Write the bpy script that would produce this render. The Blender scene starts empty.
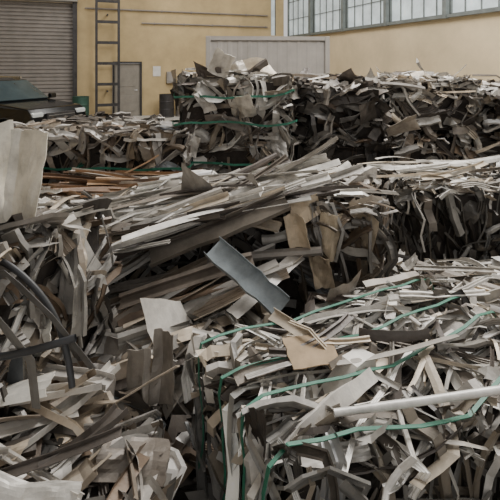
import bpy, math, random
from mathutils import Vector, Matrix, noise, Euler
random.seed(7)
S=bpy.context.scene
COL=S.collection
def lin(c):
    r=[]
    for v in c[:3]:
        v=v/255.0
        r.append(v/12.92 if v<=0.04045 else ((v+0.055)/1.055)**2.4)
    return (r[0],r[1],r[2],1.0)
# ---------------------------------------------------------------- materials
def mat(name,c,rough=0.6,metal=0.0,nscale=6,namt=0.25,bump=0.0,attr=False,emit=0.0,detail=6,spec=0.5,coord='Object'):
    m=bpy.data.materials.new(name); m.use_nodes=True
    nt=m.node_tree; n=nt.nodes; l=nt.links
    b=n['Principled BSDF']
    b.inputs['Roughness'].default_value=rough; b.inputs['Metallic'].default_value=metal
    b.inputs['Specular IOR Level'].default_value=spec
    tc=n.new('ShaderNodeTexCoord'); no=n.new('ShaderNodeTexNoise')
    no.inputs['Scale'].default_value=nscale; no.inputs['Detail'].default_value=detail
    no.inputs['Roughness'].default_value=0.65
    l.new(tc.outputs[coord],no.inputs['Vector'])
    mr=n.new('ShaderNodeMapRange'); mr.inputs['From Min'].default_value=0.3; mr.inputs['From Max'].default_value=0.7
    mr.inputs['To Min'].default_value=1.0-namt*1.6; mr.inputs['To Max'].default_value=1.0+namt*0.4
    l.new(no.outputs['Fac'],mr.inputs['Value'])
    mx=n.new('ShaderNodeMix'); mx.data_type='RGBA'; mx.blend_type='MULTIPLY'; mx.inputs[0].default_value=1.0
    if attr:
        a=n.new('ShaderNodeAttribute'); a.attribute_name='Col'; l.new(a.outputs['Color'],mx.inputs[6])
    else: mx.inputs[6].default_value=lin(c)
    l.new(mr.outputs['Result'],mx.inputs[7])
    l.new(mx.outputs[2],b.inputs['Base Color'])
    if bump>0:
        bp=n.new('ShaderNodeBump'); bp.inputs['Strength'].default_value=bump; bp.inputs['Distance'].default_value=0.02
        l.new(no.outputs['Fac'],bp.inputs['Height']); l.new(bp.outputs['Normal'],b.inputs['Normal'])
    if emit>0:
        l.new(mx.outputs[2],b.inputs['Emission Color']); b.inputs['Emission Strength'].default_value=emit
    return m
M_scrap=mat('scrap_metal',(0,0,0),0.42,0.18,7,0.28,0.25,attr=True)
M_card=mat('cardboard',(0,0,0),0.9,0.0,7,0.25,0.2,attr=True)
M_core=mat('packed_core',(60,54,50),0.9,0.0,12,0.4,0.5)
M_strap=mat('green_strap',(52,120,98),0.45,0.0,20,0.2)
M_rubber=mat('dark_rubber',(60,61,64),0.45,0.0,10,0.3)
M_ywall=mat('ochre_plaster',(194,172,130),0.85,0.0,0.7,0.2,0.1)
M_rwall=mat('tan_plaster',(206,188,154),0.85,0.0,0.6,0.16,0.1)
M_floor=mat('concrete_floor',(192,188,180),0.7,0.0,1.5,0.25,0.1)
M_ceil=mat('ceiling_sheet',(150,148,142),0.8,0.0,2,0.2)
M_shut=mat('shutter_steel',(140,134,128),0.55,0.3,2,0.15)
M_dark=mat('dark_steel',(66,64,64),0.5,0.4,6,0.3)
M_frame=mat('green_grey_steel',(116,122,120),0.6,0.2,4,0.2)
M_glassp=mat('frosted_pane',(190,200,202),0.5,0.0,1.5,0.25,emit=0.7)
M_cont=mat('container_grey',(150,145,139),0.6,0.1,1.5,0.15,0.05)
M_door=mat('door_grey',(140,134,124),0.6,0.1,3,0.15)
M_car=mat('car_paint',(18,20,22),0.15,0.3,3,0.1,spec=0.8)
M_cglass=mat('car_glass',(70,84,88),0.08,0.2,2,0.2,spec=1.0)
M_chrome=mat('bright_chrome',(210,212,214),0.15,0.9,3,0.05)
M_lamp=mat('lamp_lens',(190,195,196),0.1,0.1,3,0.05,spec=1.0)
M_white=mat('white_paint',(215,213,208),0.6,0.0,4,0.15)
M_drum=mat('drum_green',(48,82,70),0.5,0.1,5,0.3)
M_red=mat('red_paint',(150,40,32),0.4,0.0,5,0.2)
# ---------------------------------------------------------------- mesh builder
class MB:
    def __init__(s): s.v=[]; s.f=[]; s.c=[]; s.m=[]
    def add(s,vs,fs,c=(1,1,1,1),mi=0):
        o=len(s.v); s.v+= [tuple(x) for x in vs]; s.c+=[c]*len(vs)
        for f in fs: s.f.append(tuple(i+o for i in f)); s.m.append(mi)
    def box(s,c,sz,rot=None,col=(1,1,1,1),mi=0):
        vs=[]
        for x in(-.5,.5):
            for y in(-.5,.5):
                for z in(-.5,.5):
                    p=Vector((x*sz[0],y*sz[1],z*sz[2]))
                    if rot is not None: p=rot@p
                    vs.append(p+Vector(c))
        s.add(vs,[(0,1,3,2),(4,6,7,5),(0,4,5,1),(2,3,7,6),(0,2,6,4),(1,5,7,3)],col,mi)
    def cyl(s,p0,p1,r,n=12,col=(1,1,1,1),r2=None,mi=0):
        p0=Vector(p0);p1=Vector(p1); t=(p1-p0).normalized()
        a=t.orthogonal().normalized(); b=t.cross(a); r2=r if r2 is None else r2
        vs=[]
        for k in range(n):
            g=2*math.pi*k/n; d=a*math.cos(g)+b*math.sin(g)
            vs.append(p0+d*r); vs.append(p1+d*r2)
        fs=[(2*k,2*((k+1)%n),2*((k+1)%n)+1,2*k+1) for k in range(n)]
        fs.append(tuple(2*k for k in range(n))[::-1]); fs.append(tuple(2*k+1 for k in range(n)))
        s.add(vs,fs,col,mi)
    def obj(s,name,mats,smooth=False,parent=None,bevel=0):
        me=bpy.data.meshes.new(name); me.from_pydata(s.v,[],s.f); 
        if not isinstance(mats,(list,tuple)): mats=[mats]
        for m in mats: me.materials.append(m)
        if len(mats)>1: me.polygons.foreach_set('material_index',s.m)
        ca=me.color_attributes.new('Col','FLOAT_COLOR','POINT')
        flat=[]
        for c in s.c: flat+=list(c)
        ca.data.foreach_set('color',flat)
        if smooth: me.polygons.foreach_set('use_smooth',[True]*len(me.polygons))
        me.update()
        o=bpy.data.objects.new(name,me); COL.objects.link(o)
        if parent: o.parent=parent
        if bevel:
            b=o.modifiers.new('bevel','BEVEL'); b.width=bevel; b.segments=2; b.limit_method='ANGLE'
        return o
def tag(o,label,cat,group=None,kind=None):
    o['label']=label; o['category']=cat
    if group:o['group']=group
    if kind:o['kind']=kind
def empty(name,loc,rot=(0,0,0)):
    e=bpy.data.objects.new(name,None); e.empty_display_size=0.2; COL.objects.link(e)
    e.location=loc; e.rotation_euler=rot; return e
# ---------------------------------------------------------------- scrap generators
R=random.Random(11)
PAL=[((192,187,180),24),((218,213,205),17),((196,182,163),13),((150,143,135),16),((98,91,85),11),((136,117,99),10),((166,152,136),12),((150,155,159),3),((238,234,228),6)]
DARK=[((162,156,149),18),((128,120,113),20),((88,81,75),18),((136,118,102),10),((194,188,180),14),((64,59,55),9)]
LIGHT=[((208,204,197),24),((226,222,215),19),((202,189,170),16),((170,164,155),16),((132,123,113),11),((244,241,235),9),((98,90,84),7)]
BROWN=[((172,142,112),20),((150,120,92),14),((194,170,142),14),((128,104,86),8),((182,174,164),14)]
def pick(pal,r=R):
    c=r.choices([p[0] for p in pal],[p[1] for p in pal])[0]
    k=r.uniform(.84,1.1); return lin([min(255,x*k) for x in c])
def section(kind,w,r):
    if kind=='flat': return [(-w/2,0),(0,w*.08*r.uniform(-1,1)),(w/2,0)],False
    if kind=='L': return [(-w/2,w*.5),(-w/2,0),(w/2,0)],False
    if kind=='U': h=w*.4; return [(-w/2,h),(-w/2,0),(w/2,0),(w/2,h)],False
    if kind=='hat': h=w*.3; return [(-w*.5,h),(-w*.28,h),(-w*.28,0),(w*.28,0),(w*.28,h),(w*.5,h)],False
    if kind=='ribs': h=w*.12; return [(-w*.5,h),(-w*.4,0),(-w*.2,0),(-w*.15,h),(-w*.1,0),(w*.1,0),(w*.15,h),(w*.2,0),(w*.4,0),(w*.5,h)],False
    if kind=='rect': h=w*.3; return [(-w/2,-h),(w/2,-h),(w/2,h),(-w/2,h)],True
    if kind=='tube': return [(w/2*math.cos(a*math.pi/4),w/2*math.sin(a*math.pi/4)) for a in range(8)],True
def mkpath(pos,T,N,length,bend,n,r,kink=.12):
    pos=Vector(pos);T=Vector(T).normalized();N=Vector(N); N=(N-T*T.dot(N))
    if N.length<1e-3: N=T.orthogonal()
    N.normalize(); pts=[Vector((0,0,0))]; st=length/(n-1)
    ca=r.gauss(0,bend*.9); cb=r.gauss(0,bend*.5)
    for i in range(n-1):
        pts.append(pts[-1]+T*st)
        a=ca+r.gauss(0,bend*.5); b=cb+r.gauss(0,bend*.4)
        if r.random()<kink:
            if r.random()<.5:a+=r.choice((-1,1))*r.uniform(.4,1.0)
            else: b+=r.choice((-1,1))*r.uniform(.3,.7)
        B=T.cross(N); q=Matrix.Rotation(a,3,N)@Matrix.Rotation(b,3,B)
        T=(q@T).normalized(); N=(q@N).normalized()
    c=sum(pts,Vector())/n
    return [p-c+pos for p in pts]
def sweep(mb,pts,N,sec,closed,col,roll=0,twist=0,r=R,mash=.0,mi=0):
    n=len(pts); N=Vector(N); prevT=None; vs=[]; k=len(sec)
    for i in range(n):
        a=pts[max(0,i-1)]; b=pts[min(n-1,i+1)]; T=(b-a)
        if T.length<1e-6: T=Vector((1,0,0)) if prevT is None else prevT.copy()
        T.normalize(); M=N-T*T.dot(N)
        if M.length<.25: M=(prevT if prevT is not None else T.orthogonal()); M=M-T*T.dot(M)
        if M.length<1e-3: M=T.orthogonal()
        M.normalize(); N=M; prevT=T; B=T.cross(M)
        g=roll+twist*i/n; cu=B*math.cos(g)+M*math.sin(g); cv=M*math.cos(g)-B*math.sin(g)
        sc=1+r.uniform(-mash,mash); sv=1-abs(r.gauss(0,mash*1.5))
        for (x,y) in sec: vs.append(pts[i]+cu*(x*sc)+cv*(y*sv))
    fs=[]
    kk=k if closed else k-1
    for i in range(n-1):
        for j in range(kk):
            j2=(j+1)%k; fs.append((i*k+j,i*k+j2,(i+1)*k+j2,(i+1)*k+j))
    mb.add(vs,fs,col,mi)
def sheet(mb,c,U,V,w,h,col,r,amp=.03,nx=7,ny=6,fold=0,mi=0):
    c=Vector(c);U=Vector(U).normalized();V=Vector(V);V=(V-U*U.dot(V)).normalized();Nn=U.cross(V)
    sd=Vector((r.uniform(0,99),r.uniform(0,99),r.uniform(0,99))); vs=[]
    fl=r.uniform(-.3,.3)
    cr=[(r.uniform(0,6.28),r.uniform(-.3,.3),max(-.8,min(.8,r.gauss(0,amp*12)))*w) for _ in range(4)]
    for i in range(nx):
        for j in range(ny):
            x=(i/(nx-1)-.5); y=(j/(ny-1)-.5)
            z=abs(x-fl)*fold*w*.8
            for (g,o,s_) in cr:
                d=x*math.cos(g)+y*math.sin(g)-o
                if d>0: z+=d*s_
            z+=noise.noise(sd+Vector((x*4,y*4,5)))*amp*.3
            e=noise.noise(sd+Vector((x*5,y*5,9)))*.09
            vs.append(c+U*(x*w*(1-.25*abs(fold))+e*w*.5)+V*(y*h+e*h*.4)+Nn*z)
    fs=[(i*ny+j,i*ny+j+1,(i+1)*ny+j+1,(i+1)*ny+j) for i in range(nx-1) for j in range(ny-1)]
    mb.add(vs,fs,col,mi)
KINDS=['flat','L','U','hat','ribs','rect','tube']; KW=[26,18,18,10,12,9,5]
def warp(p,sd,a):
    return p+noise.noise_vector(p*1.7+sd)*a+noise.noise_vector(p*4.5+sd)*a*.35
def bale(loc,dims,rot=0,tilt=(0,0),n=300,pal=PAL,dirr=0.0,spread=.5,lw=(.25,.9),ww=(.018,.07),straps=(),label='',faces=('top','-x','-y','+x'),a=.06,group='strapped bales of scrap aluminium',sheets=.035,stand=0,seed=None,side_shade=.75,so=.05):
    """loc = centre of base. straps = list of (axis, offset)."""
    r=random.Random(seed if seed is not None else int(loc[0]*1000)+int(loc[1]*77)+int(loc[2]*9))
    hx,hy,hz=[d/2 for d in dims]; H=(hx,hy,hz); sd=Vector((r.uniform(0,50),r.uniform(0,50),r.uniform(0,50)))
    e=empty('scrap_bale',loc,(tilt[0],tilt[1],rot)); tag(e,label,'scrap bale',group)
    mb=MB()
    g=7; inset=.05
    for ax in range(3):
        for s in(-1,1):
            vs=[]
            o1,o2=[(1,2),(0,2),(0,1)][ax]
            for i in range(g):
                for j in range(g):
                    p=[0,0,0]; p[ax]=s*(H[ax]-inset); p[o1]=(i/(g-1)*2-1)*(H[o1]-inset); p[o2]=(j/(g-1)*2-1)*(H[o2]-inset)
                    vs.append(warp(Vector(p),sd,a)+Vector((0,0,hz)))
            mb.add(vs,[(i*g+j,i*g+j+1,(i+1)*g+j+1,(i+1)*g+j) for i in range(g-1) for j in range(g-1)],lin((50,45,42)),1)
    F={'top':(2,1),'-x':(0,-1),'+x':(0,1),'-y':(1,-1),'+y':(1,1)}
    area={f:(dims[0]*dims[1] if f=='top' else (dims[1] if 'x' in f else dims[0])*dims[2]) for f in faces}
    tot=sum(area.values())
    for f in faces:
        ax,s=F[f]; cnt=int(n*area[f]/tot*(1.25 if f=='top' else .9))
        nrm=Vector((0,0,0)); nrm[ax]=s
        o1,o2=[(1,2),(0,2),(0,1)][ax]
        for _ in range(cnt):
            p=Vector((0,0,0)); p[o1]=r.uniform(-1,1)*H[o1]; p[o2]=r.uniform(-1,1)*H[o2]; p[ax]=s*(H[ax]+r.uniform(-.06,.025))
            if f=='top': ang=r.gauss(dirr,spread)
            else: ang=r.gauss(0,.35) if r.random()<.62 else r.uniform(0,math.pi)
            if f!='top' and stand and r.random()<stand: ang=math.pi/2+r.gauss(0,.3)
            T=Vector((0,0,0)); T[o1]=math.cos(ang); T[o2]=math.sin(ang); T[ax]=r.gauss(0,.08)
            L=r.uniform(*lw)*(1 if f=='top' else .8); w=ww[0]+(ww[1]-ww[0])*r.random()**1.4
            if r.random()<.09: w=min(w*1.9,.14)
            col=pick(pal,r)
            if f!='top': col=tuple(x*side_shade for x in col[:3])+(1,)  # shade painted into scrap colours on the side faces; top keeps full tone
            if r.random()<sheets:
                V=nrm.cross(T); st=len(mb.v); k=max(1,ww[1]/.085); sheet(mb,p+nrm*.02,T,V,r.uniform(.15,.34)*k,r.uniform(.08,.18)*k,col,r,.04,9,7,r.choice((0,0,.4,-.4)))
                for i in range(st,len(mb.v)): mb.v[i]=tuple(warp(Vector(mb.v[i]),sd,a)+Vector((0,0,hz)))
                continue
            pts=mkpath(p,T,nrm,L,.085,10,r,.06)
            q=[]
            for k,t in enumerate(pts):
                t=t.copy()
                for j in (o1,o2):
                    if abs(t[j])>H[j]:
                        ov=abs(t[j])-H[j]
                        keep=min(ov,.06*r.random())
                        sg=1 if t[j]>0 else -1; t[j]=sg*(H[j]+keep+r.uniform(0,.012)); t[ax]-=s*(ov-keep)
                lim=H[ax]+.05
                if t[ax]*s>lim: t[ax]=s*lim
                q.append(warp(t,sd,a)+Vector((0,0,hz)))
            kd=r.choices(KINDS,KW)[0]; sec,cl=section(kd,w,r)
            roll=r.gauss(0,.4) if r.random()<.75 else r.uniform(-1.6,1.6)
            sweep(mb,q,nrm,sec,cl,col,roll,r.gauss(0,.5),r,.12)
    b=mb.obj('compressed_scrap',[M_scrap,M_core],parent=e); b['kind']='stuff'
    for (ax,off) in straps:
        o1,o2=[(1,2),(0,2),(0,1)][ax]
        loop=[]; hh1=H[o1]+so; hh2=H[o2]+so+.01; m=12
        cs=[(-1,-1),(1,-1),(1,1),(-1,1)]
        for k in range(4):
            A=cs[k];B=cs[(k+1)%4]
            for i in range(m):
                t=i/m; x=(A[0]*(1-t)+B[0]*t); y=(A[1]*(1-t)+B[1]*t)
                rr=.97 if (i==0) else 1
                p=Vector((0,0,0)); p[o1]=x*hh1*rr; p[o2]=y*hh2*rr; p[ax]=off+.02*math.sin(k+i*.5)
                loop.append(warp(p,sd,a)+Vector((0,0,hz))+Vector((r.uniform(-.004,.004),r.uniform(-.004,.004),0)))
        sm=MB(); nn=len(loop); w=.0075; th=.0015; axv=Vector((0,0,0)); axv[ax]=1; vs=[]
        for i in range(nn):
            T=(loop[(i+1)%nn]-loop[i-1]).normalized(); O=T.cross(axv).normalized(); W=O.cross(T)
            for (x,y) in((-w,-th),(w,-th),(w,th),(-w,th)): vs.append(loop[i]+W*x*SW[0]+O*y)
        fs=[(i*4+j,i*4+(j+1)%4,((i+1)%nn)*4+(j+1)%4,((i+1)%nn)*4+j) for i in range(nn) for j in range(4)]
        sm.add(vs,fs); sm.obj('strap',M_strap,parent=e)
    return e
SW=[1.0]
NB='crushed aluminium bale '
pi=math.pi
bale((.50,1.89,0),(1.24,.84,.76),math.radians(25),n=640,pal=LIGHT,dirr=-.1,spread=.7,lw=(.2,.7),ww=(.015,.055),straps=((1,.30),(1,.07),(1,-.12),(1,-.36)),label=NB+'bound with green straps, silvery top',stand=.5,side_shade=.42,so=.052,sheets=.01)
bale((1.72,2.2,0),(1.0,.95,.72),math.radians(18),n=360,pal=LIGHT,dirr=0,lw=(.2,.7),ww=(.015,.06),label=NB+'beside the strapped silvery bale',straps=((1,.1),))
bale((1.55,1.15,0),(1.0,.8,.74),math.radians(18),n=260,pal=LIGHT,dirr=0,lw=(.2,.7),ww=(.015,.06),label=NB+'pale, pushed against the strapped silvery bale')
# mid centre bales
bale((.42,3.45,0),(1.05,.95,1.04),math.radians(-8),n=420,pal=PAL,dirr=.2,spread=.5,label=NB+'with torn cardboard hanging on its front',stand=.45,side_shade=.55)
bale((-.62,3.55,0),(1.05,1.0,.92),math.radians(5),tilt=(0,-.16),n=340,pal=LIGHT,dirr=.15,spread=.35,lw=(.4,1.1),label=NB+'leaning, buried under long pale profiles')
bale((-.45,2.65,0),(1.0,.7,.50),math.radians(10),tilt=(.0,-.08),n=280,pal=PAL,dirr=.5,spread=.6,label=NB+'low and burst open, grey and brown',ww=(.03,.11),side_shade=.6)
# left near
bale((-1.36,2.15,0),(1.0,.9,1.24),math.radians(-12),n=420,pal=PAL,dirr=.9,spread=.8,lw=(.2,.8),label=NB+'tall, with black hoses and white panel',stand=.5,seed=5,side_shade=.6,ww=(.02,.085))
bale((-.88,1.60,0),(.95,.75,.60),math.radians(20),tilt=(0,.06),n=380,pal=PAL,dirr=.3,spread=.8,lw=(.2,.7),label=NB+'low, with white sheet offcuts on top',stand=.3,seed=9,side_shade=.5)
# right mid
bale((1.5,2.95,0),(1.15,.8,.50),math.radians(-10),n=320,pal=LIGHT,dirr=-.3,spread=.5,label=NB+'low and pale, loosely packed',side_shade=.55)
bale((2.1,4.85,0),(1.25,1.15,.78),math.radians(12),n=380,pal=LIGHT,dirr=.2,spread=.5,label=NB+'with shaded dark front face',stand=.7,side_shade=.28)
bale((3.35,4.7,0),(1.15,1.1,.80),math.radians(6),n=260,pal=PAL,dirr=.1,label=NB+'beside the shaded bale',side_shade=.35)
# back left
bale((-1.42,4.75,0),(1.45,.9,.66),math.radians(4),n=300,pal=BROWN,dirr=0,spread=.2,lw=(.5,1.0),label='low bale of brown wood-grained aluminium profiles')
FB=dict(ww=(.03,.12),lw=(.3,.95),so=.085)
SW[0]=1.8
bale((-1.45,6.1,0),(1.25,1.0,1.12),math.radians(3),n=250,pal=PAL,dirr=.2,straps=((2,.16),),label=NB+'one green strap, upright offcuts on its face',stand=.85,a=.04,sheets=.04,side_shade=.7,**FB)
bale((-2.75,6.3,0),(1.25,1.0,1.10),math.radians(-3),n=240,pal=PAL,dirr=.2,straps=((2,.16),),label=NB+'with one green strap, beside its twin',stand=.85,a=.04,sheets=.04,side_shade=.7,**FB)
bale((-3.2,4.9,0),(1.4,1.0,.8),math.radians(6),n=180,pal=PAL,label=NB+'greyish, next to the brown bale',**FB)
bale((-2.6,8.0,0),(1.9,1.1,1.0),0,n=160,pal=DARK,label=NB+'dark, standing behind the strapped pair',**FB)
bale((-.28,6.35,0),(1.5,1.1,.95),math.radians(-4),n=230,pal=PAL,straps=((2,.28),),label=NB+'at the bottom of a two-high stack',stand=.4,a=.05,side_shade=.65,**FB)
bale((-.22,6.35,.95),(1.42,1.05,.86),math.radians(3),n=260,pal=LIGHT,dirr=.4,spread=.9,straps=((2,.25),(2,-.14)),label=NB+'on a stack, two green straps around it',stand=.5,a=.07,sheets=.12,side_shade=.8,**FB)
bale((1.2,6.6,0),(1.3,1.1,.95),math.radians(2),n=210,pal=DARK,label=NB+'dark, bottom of a two-high stack',stand=.4,side_shade=.6,**FB)
bale((1.2,6.6,.95),(1.3,1.1,.78),math.radians(-5),n=210,pal=DARK,dirr=.3,spread=.8,label=NB+'dark, with hollow profiles sticking out',sheets=.08,a=.11,side_shade=.42,**FB)
bale((2.6,7.0,0),(1.3,1.1,.95),math.radians(5),n=200,pal=PAL,label=NB+'bottom of the stack near the tan wall',stand=.4,side_shade=.65,**FB)
bale((2.6,7.0,.95),(1.25,1.1,.80),math.radians(2),n=230,pal=LIGHT,dirr=-.5,spread=.5,a=.11,label=NB+'pale, topping the stack near the tan wall',**FB)
bale((4.0,7.0,0),(1.3,1.1,.95),math.radians(-5),n=180,pal=PAL,label=NB+'bottom row along the tan wall',side_shade=.65,**FB)
bale((4.0,7.0,.95),(1.25,1.1,.66),math.radians(6),n=200,pal=LIGHT,dirr=-.4,a=.11,label=NB+'upper row along the tan wall',**FB)
bale((2.9,8.6,0),(2.4,1.1,1.7),math.radians(10),n=240,pal=PAL,label=NB+'tall rear stack, dusty grey',a=.14,**FB)
SW[0]=1.0
# ---------------------------------------------------------------- heap at floor level
def heap(name,x0,x1,y0,y1,hgt,n,label,seed,pal=PAL):
    r=random.Random(seed); mb=MB(); g=30; vs=[]
    def H(x,y): return max(.02,hgt*(.6+.7*noise.noise(Vector((x*1.3,y*1.3,seed)))))*min(1,8*min((x-x0)/(x1-x0),(x1-x)/(x1-x0),(y-y0)/(y1-y0),(y1-y)/(y1-y0))+.05)
    for i in range(g):
        for j in range(g):
            x=x0+(x1-x0)*i/(g-1); y=y0+(y1-y0)*j/(g-1); vs.append((x,y,H(x,y)))
    mb.add(vs,[(i*g+j,(i+1)*g+j,(i+1)*g+j+1,i*g+j+1) for i in range(g-1) for j in range(g-1)],lin((55,50,46)),1)
    for _ in range(n):
        x=r.uniform(x0+.05,x1-.05); y=r.uniform(y0+.05,y1-.05); z=H(x,y)+r.uniform(0,.06)
        ang=r.uniform(0,pi); T=Vector((math.cos(ang),math.sin(ang),r.gauss(0,.2))); col=pick(pal,r); col=tuple(q*.8 for q in col[:3])+(1,)
        if r.random()<.05: sheet(mb,(x,y,z+.03),T,Vector((-T.y,T.x,r.gauss(0,.4))),r.uniform(.15,.35),r.uniform(.1,.25),col,r,.04,9,7,r.choice((0,.4))); continue
        pts=mkpath((x,y,z),T,(0,0,1),r.uniform(.2,.75),.09,9,r,.07)
        for p in pts: p.z=max(p.z,.02)
        sec,cl=section(r.choices(KINDS,KW)[0],r.uniform(.02,.08),r)
        sweep(mb,pts,(0,0,1),sec,cl,col,r.gauss(0,.7),r.gauss(0,.7),r,.15)
    o=mb.obj(name,[M_scrap,M_core]); tag(o,label,'scrap heap',kind='stuff')
heap('scrap_heap',-2.6,2.9,1.0,4.2,.28,800,'loose heap of mixed aluminium offcuts between bales',3)
heap('scrap_heap',-4.2,4.6,4.5,6.4,.28,450,'dusty heap of aluminium offcuts around rear bales',5)
# ---------------------------------------------------------------- individual loose pieces
def solid(o,t=.0025):
    m=o.modifiers.new('thickness','SOLIDIFY'); m.thickness=t; m.offset=0
def loose(pts,kind,w,c,name,label,cat,group,N=(0,0,1),roll=0,twist=0,mat_=None,sm=False,seed=None):
    r=random.Random(seed if seed is not None else len(COL.objects))
    o0=sum(pts,Vector())/len(pts); mb=MB(); sec,cl=section(kind,w,r)
    sweep(mb,[p-o0 for p in pts],N,sec,cl,lin(c),roll,twist,r,.12)
    o=mb.obj(name,mat_ or M_scrap,smooth=sm); o.location=o0
    if not cl: solid(o)
    tag(o,label,cat,group); return o
KN={'flat':'aluminium_strip','L':'aluminium_angle','U':'aluminium_channel','hat':'aluminium_profile','ribs':'ribbed_profile','rect':'rectangular_tube','tube':'round_tube'}
KL={'flat':'flat strip','L':'aluminium angle','U':'aluminium channel','hat':'window profile','ribs':'ribbed profile','rect':'hollow tube','tube':'round tube'}
def cname(c):
    m=sum(c)/3
    return 'white ' if m>212 else 'silver-grey ' if m>165 else 'brownish ' if c[0]-c[2]>25 else 'dull grey ' if m>105 else 'dark dirty '
def scatter(cx,cy,z,dx,dy,n,pal,ang,sp,lw,ww,where,group,seed,tz=0.0,slope=(0,0),bend=.045,kink=.03):
    r=random.Random(seed)
    for _ in range(n):
        x=r.uniform(-dx,dx); y=r.uniform(-dy,dy); a=ang+max(-2*sp,min(2*sp,r.gauss(0,sp)))
        c=r.choices([p[0] for p in pal],[p[1] for p in pal])[0]; kd=r.choices(KINDS,[22,18,20,14,14,8,5])[0]
        T=Vector((math.cos(a),math.sin(a),math.cos(a)*slope[0]+math.sin(a)*slope[1]+r.gauss(0,.03)))
        N=Vector((-slope[0],-slope[1],1)).normalized()
        pts=mkpath((cx+x,cy+y,z+x*slope[0]+y*slope[1]+r.uniform(0,.07)),T,N,r.uniform(*lw),bend,9,r,kink)
        loose(pts,kd,r.uniform(*ww),c,KN[kd],'bent '+cname(c)+KL[kd]+' '+where,'metal profile',group,N,r.gauss(0,.4),r.gauss(0,.35),seed=r.random())
scatter(-.40,3.2,.96,.62,.42,60,LIGHT,.10,.17,(.7,1.6),(.03,.085),'sloping over the centre bales','long pale profiles on the centre bales',21,slope=(.24,.12),kink=0)
scatter(-.3,2.75,.64,.45,.2,18,PAL,.35,.2,(.5,.9),(.04,.10),'lying on the burst low bale','profiles on the burst bale',22,slope=(.2,.15),kink=0)
scatter(-1.0,3.0,.62,.3,.4,16,LIGHT,.5,.3,(.5,.9),(.03,.08),'beside the leaning bale','profiles beside the leaning bale',77,slope=(.15,.1),kink=0)
scatter(.5,3.45,1.08,.3,.3,14,LIGHT,.3,.3,(.35,.8),(.03,.07),'on the cardboard-hung bale','profiles on the cardboard-hung bale',23)
scatter(.62,2.05,.79,.45,.24,20,LIGHT,.2,.5,(.25,.6),(.02,.05),'on the strapped silvery bale','profiles on the silvery bale',24)
scatter(1.35,2.75,.56,.5,.3,20,LIGHT,-.2,.4,(.4,.9),(.03,.07),'on the low pale bale','profiles on the low pale bale',25)
scatter(-.80,1.66,.66,.35,.22,14,PAL,.4,.6,(.3,.6),(.03,.07),'on the low bale','profiles on the low bale',126)
scatter(-1.25,2.15,1.22,.3,.3,12,PAL,.9,.5,(.3,.6),(.03,.07),'on the tall bale','profiles on the tall bale',27)
scatter(-1.4,4.7,.74,.6,.35,24,BROWN,.05,.12,(.8,1.4),(.04,.08),'stacked on the brown bale','long brown profiles',28)
scatter(2.1,4.8,.86,.5,.4,14,LIGHT,.2,.4,(.5,1.0),(.03,.07),'on the shaded bale','profiles on the shaded bale',29)
scatter(-.2,6.3,1.86,.5,.3,14,LIGHT,.6,.8,(.3,.8),(.04,.12),'on top of the tall stack','offcuts on the tall stack',30)
scatter(1.6,6.6,1.74,.9,.35,16,PAL,.2,.5,(.4,.9),(.04,.12),'on top of the rear stack','offcuts on the rear stack',31,slope=(-.05,0))
scatter(3.2,6.75,1.66,.9,.35,24,LIGHT,-.5,.3,(.5,1.2),(.04,.10),'on the stack near the wall','offcuts on the stack near the wall',32,slope=(0,.2))
def sh(name,c,U,V,w,h,col,label,cat,amp=.03,fold=0,card=False,seed=1,group=None,nx=14,ny=11):
    r=random.Random(seed); mb=MB(); sheet(mb,(0,0,0),U,V,w,h,lin(col),r,amp,nx,ny,fold)
    o=mb.obj(name,M_card if card else M_scrap); o.location=c; solid(o,.004); tag(o,label,cat,group); return o
# hero pieces
sh('bent_panel',(-1.01,2.02,1.50),(1,.1,-.12),(-.05,.15,1),.22,.42,(246,241,228),'bent off-white metal panel standing on the tall bale','metal sheet',.03,.6,seed=2)
sh('bent_panel',(-1.20,2.07,1.50),(1,.3,.1),(.1,.1,1),.26,.46,(240,234,220),'crumpled off-white panel leaning on its twin','metal sheet',.03,-.5,seed=3)
def P(*a): return [Vector(x) for x in a]
def dens(pts,n=8):
    out=[]
    for i in range(n):
        t=i/(n-1)*(len(pts)-1); k=min(int(t),len(pts)-2); out.append(pts[k].lerp(pts[k+1],t-k))
    return out
loose(dens(P((-.22,2.66,.92),(.0,2.49,.81),(.17,2.36,.72))),'U',.12,(158,166,170),'aluminium_channel','wide blue-grey aluminium channel lying aslant on the heap','metal profile',None,roll=.1,seed=5,N=(-.2,-.9,.9))
loose(dens(P((-.62,2.80,.80),(-.1,2.84,.99),(.24,2.9,1.12))),'U',.12,(134,126,116),'aluminium_channel','wide dull brown channel across the centre bale','metal profile',None,roll=.2,seed=6,N=(0,-.9,.7))
loose(dens(P((-.75,2.6,.62),(-.3,2.62,.76),(.02,2.66,.84))),'hat',.10,(122,112,102),'aluminium_profile','wide dirty brown profile sliding off the burst bale','metal profile',None,roll=.2,seed=61,N=(0,-.8,.8))
loose(dens(P((.28,1.50,.84),(.55,1.52,.86),(.95,1.58,.87))),'tube',.028,(240,238,232),'round_tube','straight white round tube on the silvery bale','metal tube',None,sm=True,seed=7)
loose(dens(P((.9,2.6,.64),(1.3,2.45,.68),(1.75,2.4,.75))),'flat',.08,(128,122,116),'aluminium_strip','broad grey flat strip across the pale bale','metal strip',None,roll=.1,seed=8)
sh('cardboard_piece',(.25,1.84,.84),(1,.2,0),(-.2,1,.05),.2,.17,(176,154,126),'torn tan cardboard flap on the silvery bale','cardboard',.006,0,True,seed=9)
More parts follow.
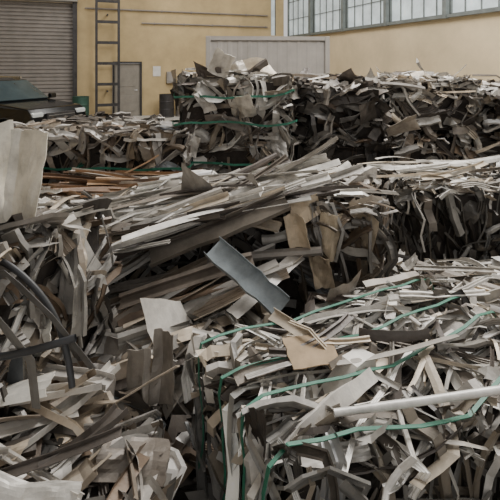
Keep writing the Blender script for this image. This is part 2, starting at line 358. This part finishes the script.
for i,(c,w,h,col,f) in enumerate([((.30,2.92,.95),.14,.2,(212,194,168),.3),((.50,2.88,.88),.16,.28,(204,188,162),-.5),((.46,2.90,.68),.14,.24,(214,196,170),.4),((.72,2.92,.94),.2,.24,(182,168,148),.5),((.36,2.95,1.06),.2,.14,(218,200,174),-.2)]):
    sh('cardboard_piece',c,(1,-.1,.2*(-1)**i),(.1,-.25,1),w,h,col,'crumpled beige cardboard scrap hanging on the bale front','cardboard',.06,f,True,seed=40+i,group='cardboard scraps on the bale front')
sh('folded_sheet',(-.37,2.02,.66),(1,-.3,.1),(0,.2,1),.14,.28,(150,142,132),'folded grey sheet standing upright between bales','metal sheet',.02,.7,seed=12)
sh('folded_sheet',(-.49,1.98,.60),(1,.2,0),(0,.3,1),.12,.26,(164,156,146),'pale folded sheet standing next to a grey one','metal sheet',.02,-.6,seed=13)
sh('folded_sheet',(-.42,1.62,.58),(1,.1,-.15),(-.1,.6,.8),.26,.12,(140,131,121),'brownish crushed sheet spilling over the low bale','metal sheet',.04,.3,seed=14)
sh('white_sheet',(-.94,1.72,.73),(1,.15,-.12),(-.2,1,.3),.36,.13,(238,234,224),'white painted sheet offcut on the low bale','metal sheet',.02,.2,seed=15)
sh('white_sheet',(-1.0,1.95,.80),(1,.2,.1),(-.1,.6,.8),.3,.14,(222,218,208),'white sheet offcut leaning behind another','metal sheet',.03,-.2,seed=16)
sh('white_sheet',(-.66,1.36,.70),(1,0,-.1),(.1,1,0),.3,.08,(220,216,208),'pale sheet offcut at the bale edge','metal sheet',.03,.3,seed=17)
sh('white_sheet',(-.1,5.72,1.45),(1,0,.3),(-.3,-.2,1),.34,.34,(236,232,222),'crumpled white sheet bulging from the tall stack','metal sheet',.05,.5,seed=18)
sh('white_sheet',(-.42,6.1,1.98),(1,.2,-.4),(.2,.3,1),.34,.28,(226,220,210),'pale sheet sticking up from the tall stack','metal sheet',.05,.6,seed=19)
sh('white_sheet',(-.16,6.2,1.94),(1,.2,.5),(-.2,.3,1),.26,.22,(192,184,172),'grey-beige sheet sticking up from the tall stack','metal sheet',.05,-.5,seed=119)
sh('white_sheet',(2.0,5.95,1.20),(1,0,.5),(-.4,-.2,1),.4,.26,(178,168,154),'beige sheet hanging off the dark stack','metal sheet',.04,.2,seed=20)
# black hoses (smooth bent)
def hose(pts,rad,label):
    cu=bpy.data.curves.new('h','CURVE'); cu.dimensions='3D'; sp=cu.splines.new('NURBS'); sp.points.add(len(pts)-1)
    for i,p in enumerate(pts): sp.points[i].co=(*p,1)
    sp.use_endpoint_u=True; sp.order_u=4; cu.bevel_depth=rad; cu.bevel_resolution=4; cu.resolution_u=10
    t=bpy.data.objects.new('t',cu); COL.objects.link(t); dg=bpy.context.evaluated_depsgraph_get()
    me=bpy.data.meshes.new_from_object(t.evaluated_get(dg)); bpy.data.objects.remove(t)
    me.materials.clear(); me.materials.append(M_rubber); o=bpy.data.objects.new('rubber_hose',me); COL.objects.link(o)
    tag(o,label,'hose','black hoses on the tall bale')
hose([(-1.15,1.75,1.24),(-.98,1.68,1.32),(-.78,1.66,1.20),(-.68,1.66,1.02),(-.64,1.62,.84)],.012,'black rubber hose curving over the tall bale')
hose([(-1.15,1.66,.96),(-.98,1.6,.92),(-.80,1.57,.99),(-.62,1.6,1.03)],.013,'black rubber hose bent upwards against the bale')
hose([(-1.1,1.70,1.26),(-.97,1.66,1.18),(-.93,1.62,1.05),(-1.02,1.6,.95)],.009,'thin dark hose hanging down the bale')
loose(dens(P((-1.1,1.68,1.16),(-.88,1.62,1.25),(-.72,1.62,1.10),(-.58,1.66,.88)),10),'flat',.04,(106,104,102),'aluminium_strip','dark bent metal band beside the hoses','metal strip',None,roll=1.0,seed=81)
loose(dens(P((-1.05,1.66,1.02),(-.9,1.6,1.1),(-.78,1.6,.95),(-.76,1.6,.78)),10),'flat',.04,(130,127,122),'aluminium_strip','grey bent metal band under the hoses','metal strip',None,roll=1.2,seed=82)
# ---------------------------------------------------------------- room (rotated frame)
RA=math.radians(20.87); C0=Vector((1.5,20,0)); RM=Matrix.Rotation(RA,3,'Z')
def RL(x,y,z=0): return C0+RM@Vector((x,y,z))
def rbox(name,c,sz,m,kind='structure',bevel=0):
    mb=MB(); mb.box((0,0,0),sz); o=mb.obj(name,m,bevel=bevel); o.location=RL(*c); o.rotation_euler=(0,0,RA)
    if kind:o['kind']=kind
    return o
def robj(mb,name,m,loc,kind=None,parent=None,bevel=0,smooth=False):
    o=mb.obj(name,m,bevel=bevel,smooth=smooth,parent=parent)
    if parent is None: o.location=RL(*loc); o.rotation_euler=(0,0,RA)
    if kind:o['kind']=kind
    return o
HC=8.0
rbox('floor',(-9,-13,-.05),(18.6,26.6,.1),M_floor)
mb=MB()
def seg(x0,x1,z0,z1,y=.15): mb.box(((x0+x1)/2,y,(z0+z1)/2),(x1-x0,.3,z1-z0))
seg(-18,-13.2,0,HC); seg(-13.2,-8.7,4.35,HC); seg(-8.7,-7.3,0,HC); seg(-7.3,-6.2,2.12,HC); seg(-6.2,-.62,0,HC); seg(-.62,-.38,0,3.3); seg(-.62,-.38,6.5,HC); seg(-.38,0,0,HC)
robj(mb,'wall_back',M_ywall,(0,0,0),'structure')
mb=MB()
mb.box((.15,-13,1.6),(.3,26,3.2)); mb.box((.15,-13,6.75),(.3,26,2.5))
robj(mb,'wall_right',M_rwall,(0,0,0),'structure')
rbox('wall_left',(-18.15,-13,4),(.3,26,8),M_ywall)
rbox('ceiling',(-9,-9.5,8.1),(18.6,19.6,.2),M_ceil)
rbox('trim_1',(-.04,-13,3.2),(.12,26,.08),M_frame)
for i in range(11):
    y0=-i*2.3-.3; y1=y0-2.3
    e=empty('window_%d'%(i+1),RL(.12,(y0+y1)/2,3.2),(0,0,RA)); e['kind']='structure'
    g=MB(); g.box((0,0,1.15),(.02,2.28,2.26)); g.obj('pane',M_glassp,parent=e)
    f=MB()
    for s in(-1,1): f.box((-.03,s*1.13,1.15),(.09,.07,2.3))
    f.box((-.03,0,.04),(.09,2.3,.07)); f.box((-.03,0,2.27),(.09,2.3,.07))
    for k in range(1,5): f.box((-.02,-1.15+k*.46,1.15),(.05,.02,2.26))
    for k in range(1,3): f.box((-.02,0,k*.76),(.05,2.26,.02))
    f.obj('window_frame',M_frame,parent=e)
    if i<10:
        q=MB(); q.box((0,0,0),(.12,.12,2.5)); o=q.obj('trim_%d'%(i+2),M_frame); o.location=RL(-.06,y1,4.4); o.rotation_euler=(0,0,RA); o['kind']='structure'
e=empty('window_12',RL(-.5,.1,3.3),(0,0,RA)); e['kind']='structure'
g=MB(); g.box((0,0,1.6),(.22,.02,3.2)); g.obj('pane',M_glassp,parent=e)
f=MB(); f.box((-.11,-.04,1.6),(.02,.06,3.2)); f.box((.11,-.04,1.6),(.02,.06,3.2)); f.obj('window_frame',M_frame,parent=e)
# roller shutter
e=empty('door_1',RL(-10.95,.1,0),(0,0,RA)); e['kind']='structure'
m_=MB(); z=0
prof=[]
while z<4.3:
    prof+=[(0,z),(-.035,z+.03),(-.035,z+.10),(0,z+.13)]; z+=.14
vs=[]; 
for (y,zz) in prof: vs+=[(-2.25,y,zz),(2.25,y,zz)]
m_.add(vs,[(2*i,2*i+1,2*i+3,2*i+2) for i in range(len(prof)-1)])
m_.obj('shutter_curtain',M_shut,parent=e)
for s in(-1,1):
    f=MB(); f.box((s*2.3,-.15,2.2),(.16,.2,4.4)); f.obj('guide_rail',M_dark,parent=e)
f=MB(); f.box((0,-.2,4.5),(4.8,.4,.32)); f.obj('shutter_housing',M_cont,parent=e,bevel=.03)
# personnel door
e=empty('door_2',RL(-6.74,.0,0),(0,0,RA)); e['kind']='structure'
d=MB(); d.box((0,.05,1.03),(.98,.05,2.06)); d.box((0,.02,1.5),(.6,.02,.7)); d.box((0,.02,.5),(.6,.02,.6)); d.obj('door_leaf',M_door,parent=e,bevel=.008)
d=MB(); 
for s in(-1,1): d.box((s*.52,-.01,1.05),(.07,.12,2.1))
d.box((0,-.01,2.1),(1.1,.12,.07)); d.obj('door_frame',M_dark,parent=e)
d=MB(); d.cyl((.38,-.08,1.02),(.26,-.08,1.02),.012); d.cyl((.38,.02,1.02),(.38,-.08,1.02),.012); d.obj('handle',M_chrome,parent=e)
for i,(x0,x1,z) in enumerate([(-8.3,-.8,4.15),(-6.2,-.8,3.65)]):
    d=MB(); d.cyl((0,0,0),(x1-x0,0,0),.03,10)
    k=0.5
    while k<x1-x0: d.box((k,.02,0),(.04,.07,.09)); k+=1.2
    o=robj(d,'conduit_pipe',M_shut,(x0,-.06,z)); tag(o,'thin grey conduit pipe clipped along the ochre wall','pipe','conduits on the ochre wall')
d=MB(); d.box((0,0,0),(.3,.02,.4)); o=robj(d,'notice_board',M_white,(-5.6,-.012,1.75)); tag(o,'small blank white notice on the ochre wall','sign')
d=MB(); d.box((0,0,0),(.34,.16,.46)); d.box((.0,-.09,0),(.26,.02,.36)); o=robj(d,'electrical_box',M_cont,(-5.05,-.08,1.5),bevel=.01); tag(o,'grey electrical box mounted on the ochre wall','electrical box')
e=empty('ladder_rack',RL(-7.5,-.45,0),(0,0,RA)); tag(e,'tall dark steel ladder rack against the ochre wall','ladder')
for s in(-1,1):
    d=MB(); d.box((s*.40,0,2.9),(.09,.09,5.8)); d.box((s*.40,0,.01),(.18,.18,.02)); d.obj('upright',M_dark,parent=e)
for k in range(7):
    d=MB(); d.box((0,0,.5+k*.78),(.74,.07,.11)); d.obj('rung',M_dark,parent=e)
for z_ in (1.0,3.9):
    d=MB(); d.box((0,.22,z_),(.05,.42,.05)); d.obj('wall_bracket',M_dark,parent=e)
def drum(x,y,m,label):
    d=MB(); n=24; prof=[(0.0,0),(.28,0),(.29,.02),(.28,.05),(.28,.29),(.295,.31),(.28,.33),(.28,.58),(.295,.60),(.28,.62),(.28,.85),(.29,.88),(.27,.88),(.27,.86),(0,.86)]
    vs=[(r_*math.cos(2*pi*k/n),r_*math.sin(2*pi*k/n),z_) for (r_,z_) in prof for k in range(n)]
    d.add(vs,[(i*n+k,i*n+(k+1)%n,(i+1)*n+(k+1)%n,(i+1)*n+k) for i in range(len(prof)-1) for k in range(n)])
    d.cyl((.15,0,.86),(.15,0,.885),.035)
    o=robj(d,'steel_drum',m,(x,y,0)); tag(o,label,'drum')
drum(-8.45,-1.0,M_drum,'green steel drum by the roller shutter')
drum(-5.35,-.8,M_dark,'dark steel drum near the grey door')
drum(-4.7,-.7,M_shut,'grey steel drum near the grey door')
# grey container
e=empty('storage_container',(.38,12.4,0),(0,0,math.radians(4))); tag(e,'large pale grey corrugated storage container behind the bales','container')
L,W,Hh=3.0,2.2,2.72; d=MB()
def corr(p0,p1,nn,outv):
    p0=Vector(p0);p1=Vector(p1); D=p1-p0; o_=Vector(outv); pr=[]
    for i in range(nn):
        for t,q in((0,0),(.25,0),(.4,-.008),(.85,-.008)): pr.append(p0+D*((i+t)/nn)+o_*q)
    pr.append(p1); vs=[]
    for p in pr: vs+=[p+Vector((0,0,.12)),p+Vector((0,0,Hh-.1))]
    d.add(vs,[(2*i,2*i+2,2*i+3,2*i+1) for i in range(len(pr)-1)])
corr((-L/2,-W/2,0),(L/2,-W/2,0),12,(0,-1,0)); corr((L/2,-W/2,0),(L/2,W/2,0),8,(1,0,0)); corr((L/2,W/2,0),(-L/2,W/2,0),12,(0,1,0)); corr((-L/2,W/2,0),(-L/2,-W/2,0),8,(-1,0,0))
d.box((0,0,Hh-.06),(L,W,.03)); d.box((0,0,.1),(L,W,.05)); d.obj('corrugated_shell',M_cont,parent=e)
for x in(-1,1):
    for y in(-1,1):
        d=MB(); d.box((x*L/2,y*W/2,Hh/2),(.12,.12,Hh)); d.obj('corner_post',M_cont,parent=e,bevel=.01)
for y in(-1,1):
    for z_ in (.07,Hh-.05): d=MB(); d.box((0,y*W/2,z_),(L,.08,.1)); d.obj('edge_rail',M_cont,parent=e)
for x in(-1,1):
    for z_ in (.07,Hh-.05): d=MB(); d.box((x*L/2,0,z_),(.08,W,.1)); d.obj('edge_rail',M_cont,parent=e)
# ---------------------------------------------------------------- car (x forward)
car=empty('parked_car',(-6.65,11.9,0),(0,0,math.radians(-24))); tag(car,'dark parked SUV with shiny windows near the roller shutter','car')
def extr(prof,wf,name,m,bevel=.0,smooth=False):
    d=MB(); n=len(prof); vs=[(x,-wf(x,z),z) for x,z in prof]+[(x,wf(x,z),z) for x,z in prof]
    d.add(vs,[tuple(range(n)),tuple(range(2*n-1,n-1,-1))]+[(i,i+n,(i+1)%n+n,(i+1)%n) for i in range(n)])
    return d.obj(name,m,parent=car,bevel=bevel)
wb=lambda x,z: .9-.06*max(0,abs(x)-1.6)/.6-(.05 if z>.95 else 0)
arch=lambda cx:[(cx+.40*math.cos(a),.34+.40*math.sin(a)) for a in [pi*k/8 for k in range(9)]]
body=[(2.2,.42),(2.25,.62),(2.2,.85),(2.05,.98),(1.0,1.08),(-2.05,1.10),(-2.2,.95),(-2.22,.5),(-2.15,.3)]
low=[( -1.35-.42,.3)]+[(x,z) for x,z in reversed(arch(-1.35))]+[(-.9,.26),(.95,.26)]+[(x,z) for x,z in reversed(arch(1.4))]+[(1.83,.3)]
extr(body+low,wb,'body',M_car,.03)
wc=lambda x,z:.84-(z-1.05)*.30
extr([(1.0,1.06),(.25,1.60),(-.2,1.66),(-1.6,1.64),(-1.85,1.58),(-2.1,1.08)],wc,'cabin',M_car,.03)
def quad(name,pts,m):
    d=MB(); a_=[Vector(p) for p in pts]; nn=(a_[1]-a_[0]).cross(a_[2]-a_[0]).normalized()*.012
    vs=[p-nn for p in a_]+[p+nn for p in a_]; k=len(a_)
    d.add(vs,[tuple(range(k))[::-1],tuple(range(k,2*k))]+[(i,(i+1)%k,(i+1)%k+k,i+k) for i in range(k)]); d.obj(name,m,parent=car)
quad('windscreen',[(.95,-.76,1.12),(.95,.76,1.12),(.30,.62,1.58),(.30,-.62,1.58)],M_cglass)
quad('rear_window',[(-2.08,.7,1.15),(-2.08,-.7,1.15),(-1.90,-.6,1.54),(-1.90,.6,1.54)],M_cglass)
for s in(-1,1):
    y=lambda z:s*(wc(0,z)+.006)
    quad('side_window',[(.82,y(1.12),1.12),(-.28,y(1.12),1.12),(-.28,y(1.57),1.57),(.2,y(1.55),1.55)],M_cglass)
    quad('side_window',[(-.36,y(1.12),1.12),(-1.25,y(1.12),1.12),(-1.2,y(1.57),1.57),(-.36,y(1.57),1.57)],M_cglass)
    quad('side_window',[(-1.33,y(1.12),1.12),(-1.95,y(1.14),1.14),(-1.75,y(1.52),1.52),(-1.28,y(1.57),1.57)],M_cglass)
    d=MB(); d.box((.85,s*.98,1.16),(.12,.2,.14)); d.obj('wing_mirror',M_car,parent=car,bevel=.03)
    d=MB(); d.box((2.13,s*.66,.84),(.2,.32,.12)); d.obj('headlight',M_lamp,parent=car,bevel=.04)
    d=MB(); d.box((-2.17,s*.72,.95),(.12,.24,.26)); d.obj('tail_light',M_red,parent=car,bevel=.03)
    for cx in(-1.35,1.4):
        w_=empty('wheel',(cx,s*.80,.34)); w_.parent=car
        d=MB(); d.cyl((0,-.11,0),(0,.11,0),.34,28); d.obj('tyre',M_rubber,parent=w_,bevel=.03)
        d=MB(); d.cyl((0,s*.10,0),(0,s*.125,0),.07,14)
        for k in range(5):
            a_=2*pi*k/5; d.box((.12*math.cos(a_),s*.118,.12*math.sin(a_)),(.22,.02,.05),Matrix.Rotation(-a_,3,'Y'))
        n=24
        for k in range(n):
            a_=2*pi*k/n; d.box((.22*math.cos(a_),s*.115,.22*math.sin(a_)),(.03,.03,.062),Matrix.Rotation(-a_,3,'Y'))
        d.obj('rim',M_chrome,parent=w_)
d=MB(); d.box((2.22,0,.78),(.06,.85,.16)); d.obj('grille',M_dark,parent=car,bevel=.01)
d=MB(); d.box((2.255,0,.80),(.02,.8,.02)); d.obj('grille_trim',M_chrome,parent=car)
d=MB(); d.box((2.22,0,.48),(.14,1.6,.2)); d.obj('bumper',M_rubber,parent=car,bevel=.04)
for s in(-1,1):
    d=MB(); d.box((-.7,s*.6,1.66),(1.6,.03,.06)); d.obj('roof_rail',M_chrome,parent=car)
# ---------------------------------------------------------------- lights
def area(name,loc,sx,sy,e,col,rot):
    l=bpy.data.lights.new(name,'AREA'); l.shape='RECTANGLE'; l.size=sx; l.size_y=sy; l.energy=e; l.color=col
    o=bpy.data.objects.new(name,l); COL.objects.link(o); o.location=loc; o.rotation_euler=rot
area('overhead_fill',RL(-4,-7,7.9),3,10,640,(1,.97,.93),(0,0,RA))  # unseen area lights added under the closed ceiling to light the room
area('overhead_fill',RL(-10,-7,7.9),3,10,330,(1,.96,.92),(0,0,RA))
area('overhead_fill',RL(-3,-14,7.9),5,4,1150,(1,.975,.94),(0,0,RA))
w=bpy.data.worlds.new('World'); S.world=w; w.use_nodes=True
w.node_tree.nodes['Background'].inputs['Color'].default_value=(1,.98,.96,1); w.node_tree.nodes['Background'].inputs['Strength'].default_value=.75
# ---------------------------------------------------------------- camera
cd=bpy.data.cameras.new('Camera'); cd.lens=32.4; cd.sensor_width=36; cd.shift_y=-.37; cd.clip_start=.05
cam=bpy.data.objects.new('Camera',cd); COL.objects.link(cam); cam.location=(0,0,2.0); cam.rotation_euler=(pi/2,0,0); S.camera=cam
